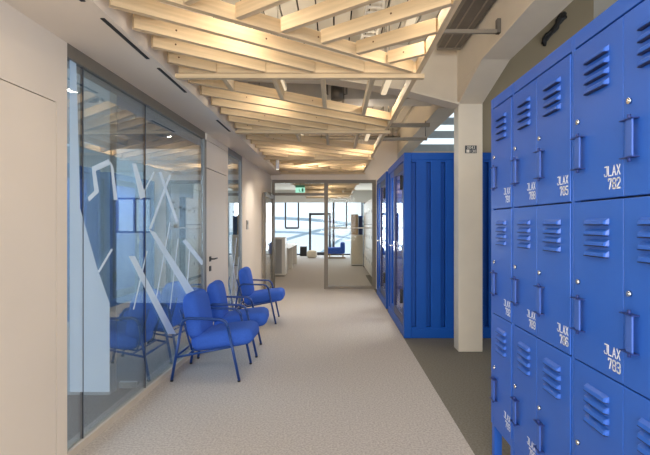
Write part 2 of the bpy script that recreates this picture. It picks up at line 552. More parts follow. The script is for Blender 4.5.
# ------------------------------------------------------------------ cross partition with door
win3 = struct(bpy.data.objects.new('window_3', None), 'glazed cross partition closing the corridor'); COL.objects.link(win3)
XL, XM0, XM1, XR = -1.36, -.225, -.14, .90
b = MB()
b.box(XL, YP, 2.30, XR, YP+.08, 2.37); b.box(XL, YP, 0, XL+.06, YP+.08, 2.30)
b.box(XM0, YP, 0, XM1, YP+.08, 2.30); b.box(XR-.08, YP, 0, XR, YP+.08, 2.30)
b.box(XL+.06, YP, 2.03, XM0, YP+.08, 2.085)
b.box(XM1, YP, 0, XR-.08, YP+.08, .06)
b.build('window_frame', 'alu', win3)
MB().box(XM1+.002, YP+.035, .06, XR-.082, YP+.045, 2.30).build('pane', 'glass_clear', win3)
MB().box(XL+.062, YP+.035, 2.087, XM0-.002, YP+.045, 2.298).build('pane', 'glass_clear', win3)
MB().tube([(XM1+.02, YP-.03, 1.325), (XR-.10, YP-.03, 1.325)], .012).build('push_bar', 'tray_white', win3)
# open leaf swung back towards the wall
d3 = struct(bpy.data.objects.new('door_3', None), 'glass door leaf standing open along the left wall'); COL.objects.link(d3)
def lx(y): return -1.335 + .02*(y-10.2)
b = MB()
def lbox(y0, y1, z0, z1, t=.045):
    b.hexa([(lx(y0)-t/2,y0,z0),(lx(y0)+t/2,y0,z0),(lx(y1)+t/2,y1,z0),(lx(y1)-t/2,y1,z0),(lx(y0)-t/2,y0,z1),(lx(y0)+t/2,y0,z1),(lx(y1)+t/2,y1,z1),(lx(y1)-t/2,y1,z1)])
lbox(9.10, 9.18, .01, 2.03); lbox(10.10, 10.18, .01, 2.03); lbox(9.18, 10.10, 1.95, 2.03); lbox(9.18, 10.10, .01, .09)
b.build('door_frame', 'alu', d3)
b = MB(); lbox(9.18, 10.10, .09, 1.95, .01); b.build('door_glass', 'glass_clear', d3)
b = MB(); b.tube([(lx(9.14)+.02,9.14,1.02),(lx(9.14)+.07,9.14,1.02),(lx(9.14)+.07,9.27,1.02)], .01); b.build('door_handle', 'chrome', d3)
b = MB(); b.box(-1.36, 9.62, 2.0, -1.30, 9.86, 2.06); b.build('door_closer', 'alu', d3)

# ------------------------------------------------------------------ exit sign
es = thing('exit_sign', 'green running man exit sign behind the door transom', 'exit sign', (-.78, 10.62, 2.12))
MB().box(-.88, 10.60, 2.235, -.67, 10.64, 2.285).build('housing', 'exit_green', es, es.location)
MB().box(-.88, 10.605, 2.12, -.67, 10.635, 2.235).build('lit_panel', 'exit_lit', es, es.location)
b = MB()
b.box(-.80,10.602,2.19,-.785,10.605,2.205); b.prism([(-.80,10.602,2.185),(-.775,10.602,2.16),(-.785,10.602,2.155),(-.81,10.602,2.18)],(0,.003,0))
b.prism([(-.79,10.602,2.16),(-.76,10.602,2.135),(-.77,10.602,2.13),(-.80,10.602,2.155)],(0,.003,0)); b.box(-.74,10.602,2.14,-.70,10.605,2.215)
b.build('pictogram', 'exit_green', es, es.location)
MB().tube([(-.775,10.62,2.285),(-.775,10.62,2.95)], .006).build('hanger', 'alu', es, es.location)

# ------------------------------------------------------------------ timber lattice panels
PX0, PX1 = -1.13, 0.625
BH, BT = 0.080, 0.036
def board(root, p0, p1, name='board', z0=LAT, h=BH, t=BT, plugs=True):
    p0, p1 = Vector(p0), Vector(p1)
    L = (p1-p0).length
    if L < .05: return
    b = MB(); b.box(-L/2, -t/2, 0, L/2, t/2, h)
    if plugs:  # dark screw plugs, one on each face
        b.mi = 1
        for s in (-1, 1):
            xx = random.uniform(-.35, .35)*L
            b.tube([(xx, s*t/2, h*.55), (xx, s*(t/2+.0012), h*.55)], .006, 8)
    o = b.build(name, ['wood', 'screw_plug'], root)
    c = (p0+p1)/2 - Vector(root.location[:2])
    o.location = (c.x, c.y, z0-root.location.z)
    o.rotation_euler = (0, 0, math.atan2(p1.y-p0.y, p1.x-p0.x))
    return o
SL = .776
def panel(y0, y1, kind, label, lat=LAT):
    root = thing('ceiling_lattice_panel', label, 'ceiling panel', (PX0, y0, lat), 'timber ceiling lattice panels')
    xa, xb = PX0, PX1-BT
    ya, yb = y0+.012, y1-.012
    board(root, (PX0+.10, ya), (PX0+.10, yb), 'carrier_beam', lat+BH+.001, .10, .05, False)
    board(root, (PX1-BT/2, ya), (PX1-BT/2, yb), 'side_beam', lat)
    board(root, (PX0-.03, y1-.012), (PX1+.03, y1-.012), 'batten', lat-.0315, .031, .05, False)
    board(root, (xa, y1-.04), (xb, y1-.04), 'end_beam', lat, BH, BT, False)
    ye = y1-.062
    def diag(yl, ymin=None):            # rises to the back right
        xs = xa; xe = min(xb, xa + (ye-yl)/SL)
        if xe > xs: board(root, (xs, yl), (xe, yl + SL*(xe-xs)), 'board', lat)
    if kind == 'A':
        yl0 = y0 + .70
        k = 0
        while yl0 + .275*k < ye - .05: diag(yl0 + .275*k); k += 1
        yr = y0 + 1.63 + .02
        while yr > y0 - 1.2:
            # meets the main diagonal at xm, falls to the right side
            xm = ((yr + SL*xb) - (yl0 - SL*xa)) / (2*SL)
            ym = yl0 + SL*(xm-xa)
            x1, y1_ = xb, yr
            if yr < ya: x1 = xb - (ya-yr)/SL; y1_ = ya
            x0 = max(xm+.03, xa)
            yy0 = ym - SL*(x0-xm)
            if x1 > x0+.05: board(root, (x0, yy0), (x1, y1_), 'board', lat)
            yr -= .345
    else:
        yl0 = y0 + .18
        k = 0
        while yl0 + .34*k < ye - .05: diag(yl0 + .34*k); k += 1
        for xx in (-.84, -.46, -.09, .29):
            yt = yl0 + SL*(xx-xa) - .025
            board(root, (xx, ya), (xx, yt), 'board', lat)
    # hanger rods to the deck
    zt = DECK if y1 < YP+.1 else 2.95
    for xx in (PX0+.25, PX1-.25):
        yy = y1-.04
        MB().tube([(xx-PX0, yy-y0, BH), (xx-PX0, yy-y0, zt-lat)], .004, 6).build('hanger_rod', 'pipe_grey', root)
    return root
panel(1.39, 3.46, 'A', 'timber lattice panel overhead, nearest one, with boards meeting in a chevron')
panel(3.46, 5.53, 'B', 'second timber lattice panel from the camera, diagonal boards and lengthwise bars')
panel(5.53, 7.75, 'B', 'third timber lattice panel from the camera, above the cream door')
panel(7.75, 10.0, 'A', 'fourth timber lattice panel, last before the glazed cross partition')
panel(10.40, 12.6, 'B', 'timber lattice panel just beyond the glazed cross partition')
panel(12.6, 14.8, 'A', 'timber lattice panel above the white desks')
panel(14.8, 17.0, 'B', 'timber lattice panel beyond the desks, last but one before the facade')
panel(17.0, 19.2, 'A', 'farthest timber lattice panel, close to the bright facade')

# linear lamps lying above the lattice
def lamp(x, y, L, label, power, zt):
    z = 2.72
    root = thing('linear_lamp', label, 'ceiling lamp', (x, y, z), 'linear lamps above the lattice')
    MB().box(-.03, -L/2, .012, .03, L/2, .06).build('housing', 'tray_white', root)
    MB().box(-.026, -L/2+.01, 0, .026, L/2-.01, .012).build('diffuser', 'lamp_warm', root)
    for s in (-1, 1): MB().tube([(0, s*(L/2-.1), .06), (0, s*(L/2-.1), zt-z)], .003, 6).build('hanger', 'pipe_grey', root)
    l = bpy.data.lights.new('lamp_light', 'AREA'); l.shape = 'RECTANGLE'; l.size = .05; l.size_y = L-.02
    l.energy = power; l.color = (1.0, .86, .68)
    o = bpy.data.objects.new('lamp_light', l); COL.objects.link(o); o.parent = root; o.location = (0, 0, -.004)
    l2 = l.copy(); l2.energy = power*.5
    o = bpy.data.objects.new('lamp_light', l2); COL.objects.link(o); o.parent = root; o.location = (0, 0, .066); o.rotation_euler = (math.pi, 0, 0)
LP = 5.0
for i, y in enumerate((1.3, 2.75, 4.35, 7.0, 8.8)):
    nm = ('nearest', 'second', 'third', 'fourth', 'fifth')[i]
    LP = (5.8, 5.8, 6.0, 9.0, 12.0)[i]
    lamp(-.50, y, .60, '%s linear lamp from the camera, above the left half of the lattice' % nm, LP, DECK)
    lamp(.50, y+.15, .60, '%s linear lamp from the camera, above the right half of the lattice' % nm, LP*.8, DECK)
for i, y in enumerate((11.5, 13.8, 16.0, 18.2)):
    lamp(-.2, y, 1.4, 'linear lamp above the lattice beyond the partition, %s one' % ('first', 'second', 'third', 'fourth')[i], 11.0, 2.95)

# ------------------------------------------------------------------ services under the deck
ct = thing('cable_tray', 'white ladder cable tray under the ribbed deck', 'cable tray', (.36, 3.3, 3.2))
b = MB()
b.box(.26, 1.2, 3.22, .275, 5.0, 3.29); b.box(.40, 1.2, 3.22, .415, 5.0, 3.29)
b.build('side_rail', 'tray_white', ct, ct.location)
for i in range(37): MB().box(.275, 1.25+.1*i, 3.225, .40, 1.28+.1*i, 3.24).build('rung', 'tray_white', ct, ct.location)
for y in (1.6, 3.2, 4.8):
    for xx in (.2675, .4075): MB().tube([(xx,y,3.29),(xx,y,3.4)], .005, 6).build('hanger', 'pipe_grey', ct, ct.location)
dt = thing('air_duct', 'flat dark grey duct under the deck beside the edge beam', 'duct', (1.2, 3, 3.3))
MB().box(1.09, 0, 3.26, 1.33, 4.98, 3.37).build('casing', 'dark_metal', dt, dt.location, .004)
b = MB()
for xx in (1.15, 1.26): b.box(xx, 0, 3.252, xx+.012, 4.98, 3.26)
b.box(1.085, 4.94, 3.25, 1.335, 4.99, 3.38)
b.build('flange', 'pipe_grey', dt, dt.location)
for yy in (.2, 4.0): MB().box(1.09, yy, 3.37, 1.33, yy+.04, 3.3995).build('bracket', 'pipe_grey', dt, dt.location)
st = thing('steel_strut', 'grey steel strut from the lattice to the edge beam', 'strut', (.62, 3.86, 2.98))
MB().box(.9, 3.86, 2.975, 1.364, 3.89, 3.005).build('bar', 'pipe_grey', st, st.location)
MB().box(1.335, 3.85, 2.975, 1.364, 3.90, 3.09).build('bracket', 'dark_metal', st, st.location)
MB().tube([(.91,3.875,3.005),(.91,3.875,3.4)], .006, 6).build('hanger_rod', 'pipe_grey', st, st.location)
for j, (y, z, x0, x1, r, lb) in enumerate(((7.75, 3.10, -1.16, .30, .03, 'grey service pipe crossing under the deck beyond the cross beam'),
                                 (9.75, 3.20, -1.16, 1.36, .04, 'farther grey pipe crossing under the deck before the partition'))):
    pp = thing('service_pipe', lb, 'pipe', ((x0+x1)/2, y, z))
    MB().tube([(x0,y,z),(x1,y,z)], r, 12).build('pipe', 'pipe_grey', pp, pp.location)
    for k in range(4):
        xx = x0+.15+(x1-x0-.3)*k/3
        MB().tube([(xx-.012,y,z),(xx+.012,y,z)], r+.008, 12).tube([(xx,y,z+r),(xx,y,DECK)], .005, 6).build('pipe_clamp', 'dark_metal', pp, pp.location)
vd = thing('ventilation_duct', 'pale rectangular duct crossing under the deck just beyond the cross beam', 'duct', (0, 6.45, 3.2))
MB().box(-1.15, 6.25, 3.07, 1.36, 6.65, 3.36).build('casing', 'tray_white', vd, vd.location, .004)
for xx in (-.7, .1, .9): MB().box(xx, 6.24, 3.06, xx+.03, 6.66, 3.37).build('flange', 'pipe_grey', vd, vd.location)
for xx in (-.9, .5): MB().box(xx, 6.3, 3.36, xx+.03, 6.6, 3.3995).build('bracket', 'pipe_grey', vd, vd.location)
# U shaped hanging bracket with dark drum (a suspended speaker)
sp = thing('ceiling_speaker', 'dark round speaker in a yoke hanging above the lattice', 'speaker', (.03, 5.85, 2.95))
MB().tube([(.03,5.85,2.95),(.03,5.85,3.12)], .075, 20).build('drum', 'dark_metal', sp, sp.location)
MB().tube([(-.09,5.85,3.4),(-.09,5.85,3.02),(-.075,5.85,3.02)], .012, 8).tube([(.15,5.85,3.4),(.15,5.85,3.02),(.105,5.85,3.02)], .012, 8).build('yoke', 'pipe_grey', sp, sp.location)
cb = thing('cable_loop', 'black cable loop drooping below the deck', 'cable', (-.1, 3.6, 3.1))
pts = [(-.22+.03*i, 3.55, 3.40 - .26*math.sin(math.pi*i/16)) for i in range(17)]
MB().tube(pts, .012, 8).build('cable', 'black', cb, cb.location)
pts = [(-.14+.022*i, 3.62, 3.40 - .34*math.sin(math.pi*i/16)) for i in range(17)]
MB().tube(pts, .009, 8).build('cable', 'black', cb, cb.location)
bd = thing('cable_bundle', 'dark bundle of cables fixed high on the tan bulkhead above the lockers', 'cable', (2.7, 5.8, 3.9))
for k in range(4):
    pts = [(2.58+.26*t/10 + .02*math.sin(t*1.3+k), 5.815-.012*(k % 2), 3.64+.36*t/10 + .035*math.sin(t*.9+2*k)) for t in range(11)]
    MB().tube(pts, .022, 8).build('cable', 'black', bd, bd.location)
# struts and tray beyond the column
st2 = thing('steel_rail', 'dark steel rail under the edge beam beyond the column', 'rail', (.9, 6.6, 2.78))
MB().box(.62, 6.72, 2.80, 1.364, 6.77, 2.85).build('bar', 'pipe_grey', st2, st2.location)
MB().tube([(.70,6.745,2.85),(.70,6.745,3.4)], .006, 6).build('hanger_rod', 'dark_metal', st2, st2.location)
st3 = thing('steel_rail', 'dark steel rail between lattice and edge beam above the first booth', 'rail', (.9, 6.0, 2.64))
MB().box(.66, 6.9, 2.64, 1.364, 6.95, 2.68).build('bar', 'pipe_grey', st3, st3.location)
MB().tube([(.80,6.925,2.70),(.80,6.925,3.4)], .006, 6).tube([(1.34,6.925,2.70),(1.34,6.925,2.93)], .006, 6).build('hanger_rod', 'dark_metal', st3, st3.location)
# spot below the lattice
spt = thing('spotlight', 'small white cylinder spotlight hanging at the left before the partition', 'spotlight', (-.97, 8.0, 2.5))
MB().tube([(-.97,8.0,2.34),(-.97,8.0,2.50)], .028, 16).build('cylinder', 'paint_white', spt, spt.location)
MB().tube([(-.97,8.0,2.335),(-.97,8.0,2.34)], .022, 16).build('lens', 'lamp_white', spt, spt.location)
sl = bpy.data.lights.new('spot_light', 'SPOT'); sl.energy = 55; sl.spot_size = R(150); sl.spot_blend = 1.0; sl.shadow_soft_size = .03; sl.color = (1.0, .93, .84)
slo = bpy.data.objects.new('spot_light', sl); COL.objects.link(slo); slo.parent = spt; slo.location = (0, 0, -.175)
MB().tube([(-.97,8.0,2.50),(-.97,8.0,DECK)], .006, 8).build('stem', 'tray_white', spt, spt.location)
# column number plate
pl = thing('number_plate', 'small dark sign with two rows of pale characters high on the column', 'sign', (1.49, 5.17, 2.2))
px2 = lambda px: (px-334.5)/F*5.17
pz2 = lambda py: CAM_Z + (224.5-py)/F*5.17
MB().box(px2(465), 5.163, pz2(153.2), px2(476.5), 5.17, pz2(145.6)).build('plate', 'frame_dark', pl, pl.location)
def ctext(body, size, x, z, parent):
    cu = bpy.data.curves.new('lettering', 'FONT'); cu.body = body; cu.size = size; cu.extrude = .0006; cu.align_x = 'CENTER'
    o = mesh_text('lettering', cu, 'tray_white'); o.parent = parent
    o.location = Vector((x, 5.1624, z)) - parent.location; o.rotation_euler = (R(90), 0, 0)
ctext('0043', .046, px2(470.9), pz2(149.0), pl)
ctext('■130', .046, px2(470.9), pz2(152.7), pl)

# ------------------------------------------------------------------ lockers
LX = 0.93
_o = [(.2,0),(.8,0),(1,.12),(1,.88),(.8,1),(.2,1),(0,.88),(0,.12),(.2,0)]
GLYPH = {
 'J': [[(.15,1),(1,1),(1,.12),(.8,0),(.2,0),(0,.12),(0,.22)]],
 'L': [[(0,1),(0,0),(1,0)]],
 'A': [[(0,0),(.5,1),(1,0)],[(.2,.32),(.8,.32)]],
 'X': [[(0,0),(1,1)],[(0,1),(1,0)]],
 '0': [_o], '1': [[(.2,.8),(.55,1),(.55,0)]],
 '2': [[(0,.8),(0,.9),(.2,1),(.8,1),(1,.88),(1,.65),(0,.1),(0,0),(1,0)]],
 '3': [[(0,.88),(.2,1),(.8,1),(1,.88),(1,.62),(.8,.52),(.35,.52)],[(.8,.52),(1,.42),(1,.12),(.8,0),(.2,0),(0,.12)]],
 '4': [[(.75,0),(.75,1),(0,.28),(1,.28)]],
 '5': [[(1,1),(0,1),(0,.58),(.8,.58),(1,.46),(1,.12),(.8,0),(.2,0),(0,.12)]],
 '6': [[(1,.88),(.8,1),(.2,1),(0,.88),(0,.12),(.2,0),(.8,0),(1,.12),(1,.45),(.8,.56),(0,.56)]],
 '7': [[(0,.82),(0,1),(1,1),(.4,0)]],
 '8': [[(.2,.53),(0,.63),(0,.9),(.2,1),(.8,1),(1,.9),(1,.63),(.8,.53),(.2,.53),(0,.42),(0,.1),(.2,0),(.8,0),(1,.1),(1,.42),(.8,.53)]],
 '9': [[(0,.12),(.2,0),(.8,0),(1,.12),(1,.88),(.8,1),(.2,1),(0,.88),(0,.55),(.2,.44),(1,.44)]],
}
def door(root, y0, y1, z0, z1, num):
    """locker door; y0 near edge, y1 far edge (front faces -X)"""
    o = Vector(root.location)
    dm = MB()
    dm.box(LX-.004, y0, z0, LX+.016, y1, z1)
    d = dm.build('door', 'locker_blue', root, o, .0025)
    yc = (y0+y1)/2 - .006
    # four pressed louvres
    b = MB()
    lw = (y1-y0)*.235
    for k in range(4):
        zt = z1 - .062 - .037*k
        n = 5
        def prof(yy, s):
            return [(LX-.0045, yy, zt), (LX-.004-.014*s, yy, zt-.009), (LX-.004-.017*s, yy, zt-.021), (LX-.0045, yy, zt-.0235)]
        sec = [prof(yc-lw, .02), prof(yc-lw+.004, .7), prof(yc-lw+.010, 1), prof(yc+lw-.010, 1), prof(yc+lw-.004, .7), prof(yc+lw, .02)]
        vs = [[b.bm.verts.new(q) for q in s_] for s_ in sec]
        for a, c in zip(vs, vs[1:]):
            for i in range(4):
                b.bm.faces.new([a[i], a[(i+1) % 4], c[(i+1) % 4], c[i]])
        b.bm.faces.new(vs[0]); b.bm.faces.new(vs[-1][::-1])
    b.build('louvres', 'locker_blue', d, o)
    b = MB()
    for k in range(4):
        zt = z1 - .062 - .037*k
        b.box(LX-.0190, yc-lw+.006, zt-.0252, LX-.0042, yc+lw-.006, zt-.0225)
    b.build('louvre_shade', 'locker_dark', d, o)  # dark boxes stand in for the shade under each louvre
    # lock
    yl = y1-.034
    zl = z0 + .297
    b = MB(); b.tube([(LX-.004, yl, zl), (LX-.012, yl, zl)], .0095, 14); b.tube([(LX-.012, yl, zl), (LX-.0135, yl, zl)], .0055, 12)
    b.build('lock', 'chrome', d, o)
    # hasp handle: two brackets, plate and pin
    yh = y1-.054
    h0, h1 = z0+.118, z0+.236
    b = MB()
    b.box(LX-.024, yh-.019, h0, LX-.016, yh+.015, h1)
    b.build('handle', 'handle_blue', d, o, .004)
    for z, q in ((h0, -.014), (h1, .014)):
        b = MB()
        b.box(LX-.028, yh-.026, z-.0016, LX-.004, yh+.040, z+.0016); b.tube([(LX-.020, yh, z), (LX-.020, yh, z+q)], .0055, 10)
        b.build('handle_bracket', 'bracket_blue', d, o)
    # lettering, right aligned at the near edge, read facing +X
    base = Matrix(((0, 0, -1, 0), (-1, 0, 0, 0), (0, 1, 0, 0), (0, 0, 0, 1)))
    for word, zz, hh, cw, pitch in (('JLAX', z0+.074, .0315, .0165, .0240), (str(num), z0+.030, .0325, .0165, .0240)):
        b = MB(); tk = .0020 if word == 'JLAX' else .0027
        for k, ch in enumerate(word):
            ye = y0 + .016 + pitch*(len(word)-1-k) + cw      # far edge of this character
            for st_ in GLYPH[ch]:
                for (u0, v0), (u1, v1) in zip(st_, st_[1:]):
                    du, dv = (u1-u0)*cw, (v1-v0)*hh
                    L_ = math.hypot(du, dv); nx_, nz_ = -dv/L_*tk, du/L_*tk
                    ex, ez = du/L_*.0016, dv/L_*.0016
                    A = (ye-u0*cw, zz+v0*hh); B_ = (ye-u1*cw, zz+v1*hh)
                    b.prism([(LX-.0041, A[0]+ex-nx_, A[1]-ez+nz_), (LX-.0041, B_[0]-ex-nx_, B_[1]+ez+nz_), (LX-.0041, B_[0]-ex+nx_, B_[1]+ez-nz_), (LX-.0041, A[0]+ex+nx_, A[1]-ez-nz_)], (-.0005, 0, 0))
        b.build('lettering', 'paint_white', d, o)
    return d
ZR = ((.277, .881), (.886, 1.484), (1.490, 2.070))
def locker(label, y0, y1, doors):
    root = thing('locker', label, 'locker', (LX+.25, (y0+y1)/2, 0), 'blue numbered lockers')
    o = Vector(root.location)
    zb, zt = .228, 2.137
    b = MB()
    b.box(LX+.02, y0+.001, zb, LX+.5, y0+.016, zt); b.box(LX+.02, y1-.016, zb, LX+.5, y1-.001, zt)
    b.box(LX+.02, y0+.016, zt-.016, LX+.5, y1-.016, zt); b.box(LX+.02, y0+.016, zb, LX+.5, y1-.016, zb+.016)
    b.box(LX+.485, y0+.016, zb+.016, LX+.5, y1-.016, zt-.016)
    b.build('carcass', 'locker_blue', root, o)
    b = MB()
    ya, yb = min(d[0] for d in doors)-.004, max(d[1] for d in doors)+.004
    b.box(LX, y0+.001, zb, LX+.02, ya, zt); b.box(LX, yb, zb, LX+.02, y1-.001, zt)
    b.box(LX, ya, 2.079, LX+.02, yb, zt); b.box(LX, ya, zb, LX+.02, yb, .274)
    b.build('front_frame', 'locker_blue', root, o, .002)
    MB().box(LX+.022, ya, .27, LX+.03, yb, 2.08).build('door_rebate', 'locker_dark', root, o)
    for yy in (y0+.004, y1-.049):
        for xx in (LX+.004, LX+.45):
            MB().box(xx, yy, 0, xx+.045, yy+.045, zb).build('leg', 'locker_blue', root, o, .003)
    for (a, c, nums) in doors:
        for (z0, z1), n in zip(ZR, nums): door(root, a, c, z0, z1, n)
locker('single blue locker column at the far end with three numbered doors', 2.447, 2.793, [(2.463, 2.749, (793, 792, 791))])
locker('blue locker unit in the middle with doors 785 and 788 on top', 1.832, 2.447, [(2.153, 2.432, (790, 789, 788)), (1.848, 2.150, (787, 786, 785))])
locker('nearest blue locker unit, with doors 782 and 783, cut by the right edge', 1.2, 1.832, [(1.508, 1.815, (784, 783, 782)), (1.214, 1.5055, (781, 780, 779))])

# ------------------------------------------------------------------ chairs
def chair(label, loc, rz=0):
    root = thing('armchair', label, 'armchair', loc, 'blue armchairs along the glass wall', rz)
    T = .0125
    def arc(p, q, r_, n=5):
        return []
    for s in (-1, 1):
        y = s*.265
        def path(pts, rad):
            out = [Vector(pts[0])]
            for a, b_, c in zip(pts, pts[1:], pts[2:]):
                a, b_, c = Vector(a), Vector(b_), Vector(c)
                u, v = (a-b_).normalized(), (c-b_).normalized()
                for k in range(7):
                    t = k/6
                    out.append((b_+u*rad)*(1-t)**2 + b_*2*t*(1-t) + (b_+v*rad)*t**2)
            out.append(Vector(pts[-1])); return out
        arm = path([(-.305, y, .012), (-.205, y, .565), (.185, y, .552), (.30, y, .012)], .07)
        # legs and arm as separate members of one bent tube
        i0 = next(i for i, p in enumerate(arm) if p.z > .45)
        i1 = max(i for i, p in enumerate(arm) if p.z > .45)
        MB().tube(arm[:i0+1], T).build('leg', 'chair_steel', root)
        MB().tube(arm[i0:i1+1], T).build('armrest', 'chair_steel', root)
        MB().tube(arm[i1:], T).build('leg', 'chair_steel', root)
        for xx in (-.305, .30):
            MB().tube([(xx*.995, y, 0), (xx*.995, y, .014)], .014, 10).build('foot_cap', 'black', root)
        MB().tube([(-.268, y, .215), (.236, y, .312)], .010).build('side_rail', 'chair_steel', root)
        # back upright
        MB().tube([(-.155, s*.17, .255), (-.262, s*.17, .62)], .009).build('back_upright', 'chair_steel', root)
    b = MB()
    b.tube([(.236, -.265, .312), (.236, .265, .312)], .010); b.tube([(-.262, -.265, .225), (-.262, .265, .225)], .010)
    b.tube([(-.155, -.17, .245), (.236, -.17, .312)], .008); b.tube([(-.155, .17, .245), (.236, .17, .312)], .008)
    b.tube([(-.155, -.265, .24), (-.155, .265, .24)], .008)
    b.build('seat_frame', 'chair_steel', root)
    rs = Matrix.Rotation(-R(7.5), 3, 'Y')
    MB().rbox(.12, 0, .355, .285, .242, .070, .055, .022, 2, 12, rs, .10).build('seat', 'chair_fabric', root)
    rb = Matrix.Rotation(-R(10), 3, 'Y')
    MB().rbox(-.145, 0, .555, .058, .242, .220, .05, .022, 0, 12, rb, .11).build('backrest', 'chair_fabric', root)
    return root
ca = chair('blue upholstered armchair nearest the camera, beside the glass wall', (-1.144, 4.455, 0), R(-1))
for lab, loc, rz in (('middle blue armchair, half hidden behind the nearest armchair', (-1.140, 5.20, 0), R(4)),
                     ('farthest blue armchair, in front of the narrow glazing', (-1.135, 6.86, 0), R(2))):
    c = copy_tree(ca); c.location = loc; c.rotation_euler = (0, 0, rz); c['label'] = lab

# ------------------------------------------------------------------ blue booths
def booth(label, loc):
    root = thing('phone_booth', label, 'booth', loc, 'blue steel booths')
    D, L, H = 1.42, 1.73, 2.285
    b = MB()       # frame of corner posts and rails
    for (xx, yy) in ((0,0),(D-.09,0),(0,L-.09),(D-.09,L-.09)): b.box(xx, yy, 0.0, xx+.09, yy+.09, H)
    for z0, z1 in ((0.0,.115),(H-.09,H)):
        b.box(.09, 0, z0, D-.09, .09, z1); b.box(.09, L-.09, z0, D-.09, L, z1)
        b.box(0, .09, z0, .09, L-.09, z1); b.box(D-.09, .09, z0, D, L-.09, z1)
    b.build('frame', 'booth_blue', root, None, .006)
    for yy, s in ((0, 1), (L, -1)):
        b = MB()
        b.box(.09, yy+.075 if s > 0 else yy-.088, .115, D-.09, yy+.088 if s > 0 else yy-.075, H-.09)
        x = .09; g = [.125+.179*k for k in range(8)]
        edges = [.09] + [v for q in g if q+.052 < D-.09 for v in (q-.027, q+.027)] + [D-.09]
        for a, c in zip(edges[0::2], edges[1::2]):
            if c-a > .01: b.box(a, min(yy+s*.012, yy+s*.075), .115, c, max(yy+s*.012, yy+s*.075), H-.09)
        for q in g:      # square closed ends of the grooves
            b.box(q-.027, min(yy+s*.012, yy+s*.075), .115, q+.027, max(yy+s*.012, yy+s*.075), .135)
            b.box(q-.027, min(yy+s*.012, yy+s*.075), H-.115, q+.027, max(yy+s*.012, yy+s*.075), H-.09)
        b.build('corrugated_wall', 'booth_blue', root)
    MB().box(D-.05, .09, .115, D-.03, L-.09, H-.09).build('rear_wall', 'booth_inner', root)
    MB().box(.09, .09, H-.05, D-.09, L-.09, H-.02).build('roof', 'booth_inner', root)
    MB().box(.09, .09, .03, D-.09, L-.09, .06).build('floor_plate', 'booth_dark', root)
    dr = MB()
    y0, y1 = .14, 1.08
    dr.box(.012, y0, .125, .052, y0+.085, H-.10); dr.box(.012, y1-.085, .125, .052, y1, H-.10)
    dr.box(.012, y0+.085, H-.20, .052, y1-.085, H-.10); dr.box(.012, y0+.085, .125, .052, y1-.085, .24)
    dd = dr.build('door', 'booth_dark', root, None, .003)
    MB().box(.028, y0+.085, .24, .036, y1-.085, H-.20).build('glass', 'glass_clear', dd)
    b = MB()
    b.tube([(.012,1.02,1.10),(-.05,1.02,1.10)], .010, 10); b.tube([(-.05,1.03,1.10),(-.05,.89,1.10)], .010, 10); b.box(.004,1.0,1.02,.012,1.045,1.16)
    b.build('handle', 'chrome', dd)
    for z in (.42, 1.85):
        b = MB(); b.box(-.012, y0-.03, z, .012, y0+.05, z+.16); b.tube([(-.014, y0, z-.01), (-.014, y0, z+.17)], .016, 10)
        b.build('hinge', 'black', dd)
    b = MB()
    b.box(.012, 1.09, .125, .05, 1.15, H-.10); b.box(.012, 1.36, .125, .05, 1.42, H-.10)
    b.box(.012, 1.15, .125, .05, 1.36, .20); b.box(.012, 1.15, H-.18, .05, 1.36, H-.10)
    b.build('sidelight_frame', 'booth_blue', root)
    MB().box(.028, 1.15, .20, .036, 1.36, H-.18).build('sidelight_glass', 'glass_clear', root)
    MB().box(.02, 1.42, .115, .05, L-.09, H-.09).build('side_panel', 'booth_blue', root)
    MB().box(.3, .4, H-.058, 1.1, 1.3, H-.05).build('ceiling_light', 'lamp_booth', root)
    return root
b1 = booth('near blue steel booth with ribbed end wall and glazed door behind the column', (.855, 5.78, 0))
b2 = copy_tree(b1); b2.location = (.855, 7.80, 0); b2['label'] = 'farther blue steel booth between the near booth and the partition'

# ------------------------------------------------------------------ space beyond the partition
b = MB()
b.box(-4.0, YP+.12, 0, -3.9, 22.6, 2.95); b.box(3.9, 13.0, 0, 4.0, 22.6, 2.95)
b.box(1.02, YP+.12, 0, 1.30, 11.3, 2.95)
struct(b.build('wall_back_room', 'plaster_white'))
YF = 21.5
w4 = struct(bpy.data.objects.new('window_4', None), 'bright full height facade glazing at the far end'); COL.objects.link(w4)
fx = lambda px: (px-334.5)/F*YF
fz = lambda py: CAM_Z + (224.5-py)/F*YF
MB().box(-3.9, YF+.02, 0, 3.9, YF+.03, 2.95).build('pane', 'glass_clear', w4)
b = MB()
b.box(-3.9, YF-.03, 2.40, 3.9, YF+.08, 2.95)
b.build('facade_header', 'plaster_white', w4)
b = MB()
b.box(-3.9, YF-.03, 0, 3.9, YF+.08, .06)
for px in (266, 285.5, 298.5, 333.5, 346.5, 362): b.box(fx(px)-.035, YF-.03, fz(228), fx(px)+.035, YF+.08, 2.40)
for px in (333.5,): b.box(fx(px)-.05, YF-.03, .06, fx(px)+.05, YF+.08, 2.40)
b.box(fx(285.5), YF-.03, fz(228)-.04, fx(298.5), YF+.08, fz(228)+.04); b.box(fx(333.5), YF-.03, fz(228)-.04, fx(346.5), YF+.08, fz(228)+.04)
b.build('window_frame', 'frame_dark', w4)
d4 = struct(bpy.data.objects.new('door_4', None), 'dark framed glass door in the far facade'); COL.objects.link(d4)
b = MB()
xa, xb = fx(309), fx(331)
b.box(xa, YF-.05, .02, xa+.10, YF+.06, fz(213)); b.box(xb-.10, YF-.05, .02, xb, YF+.06, fz(213)); b.box(xa, YF-.05, fz(213)-.1, xb, YF+.06, fz(213)); b.box(xa, YF-.05, .02, xb, YF+.06, .14)
b.build('door_frame', 'frame_dark', d4)
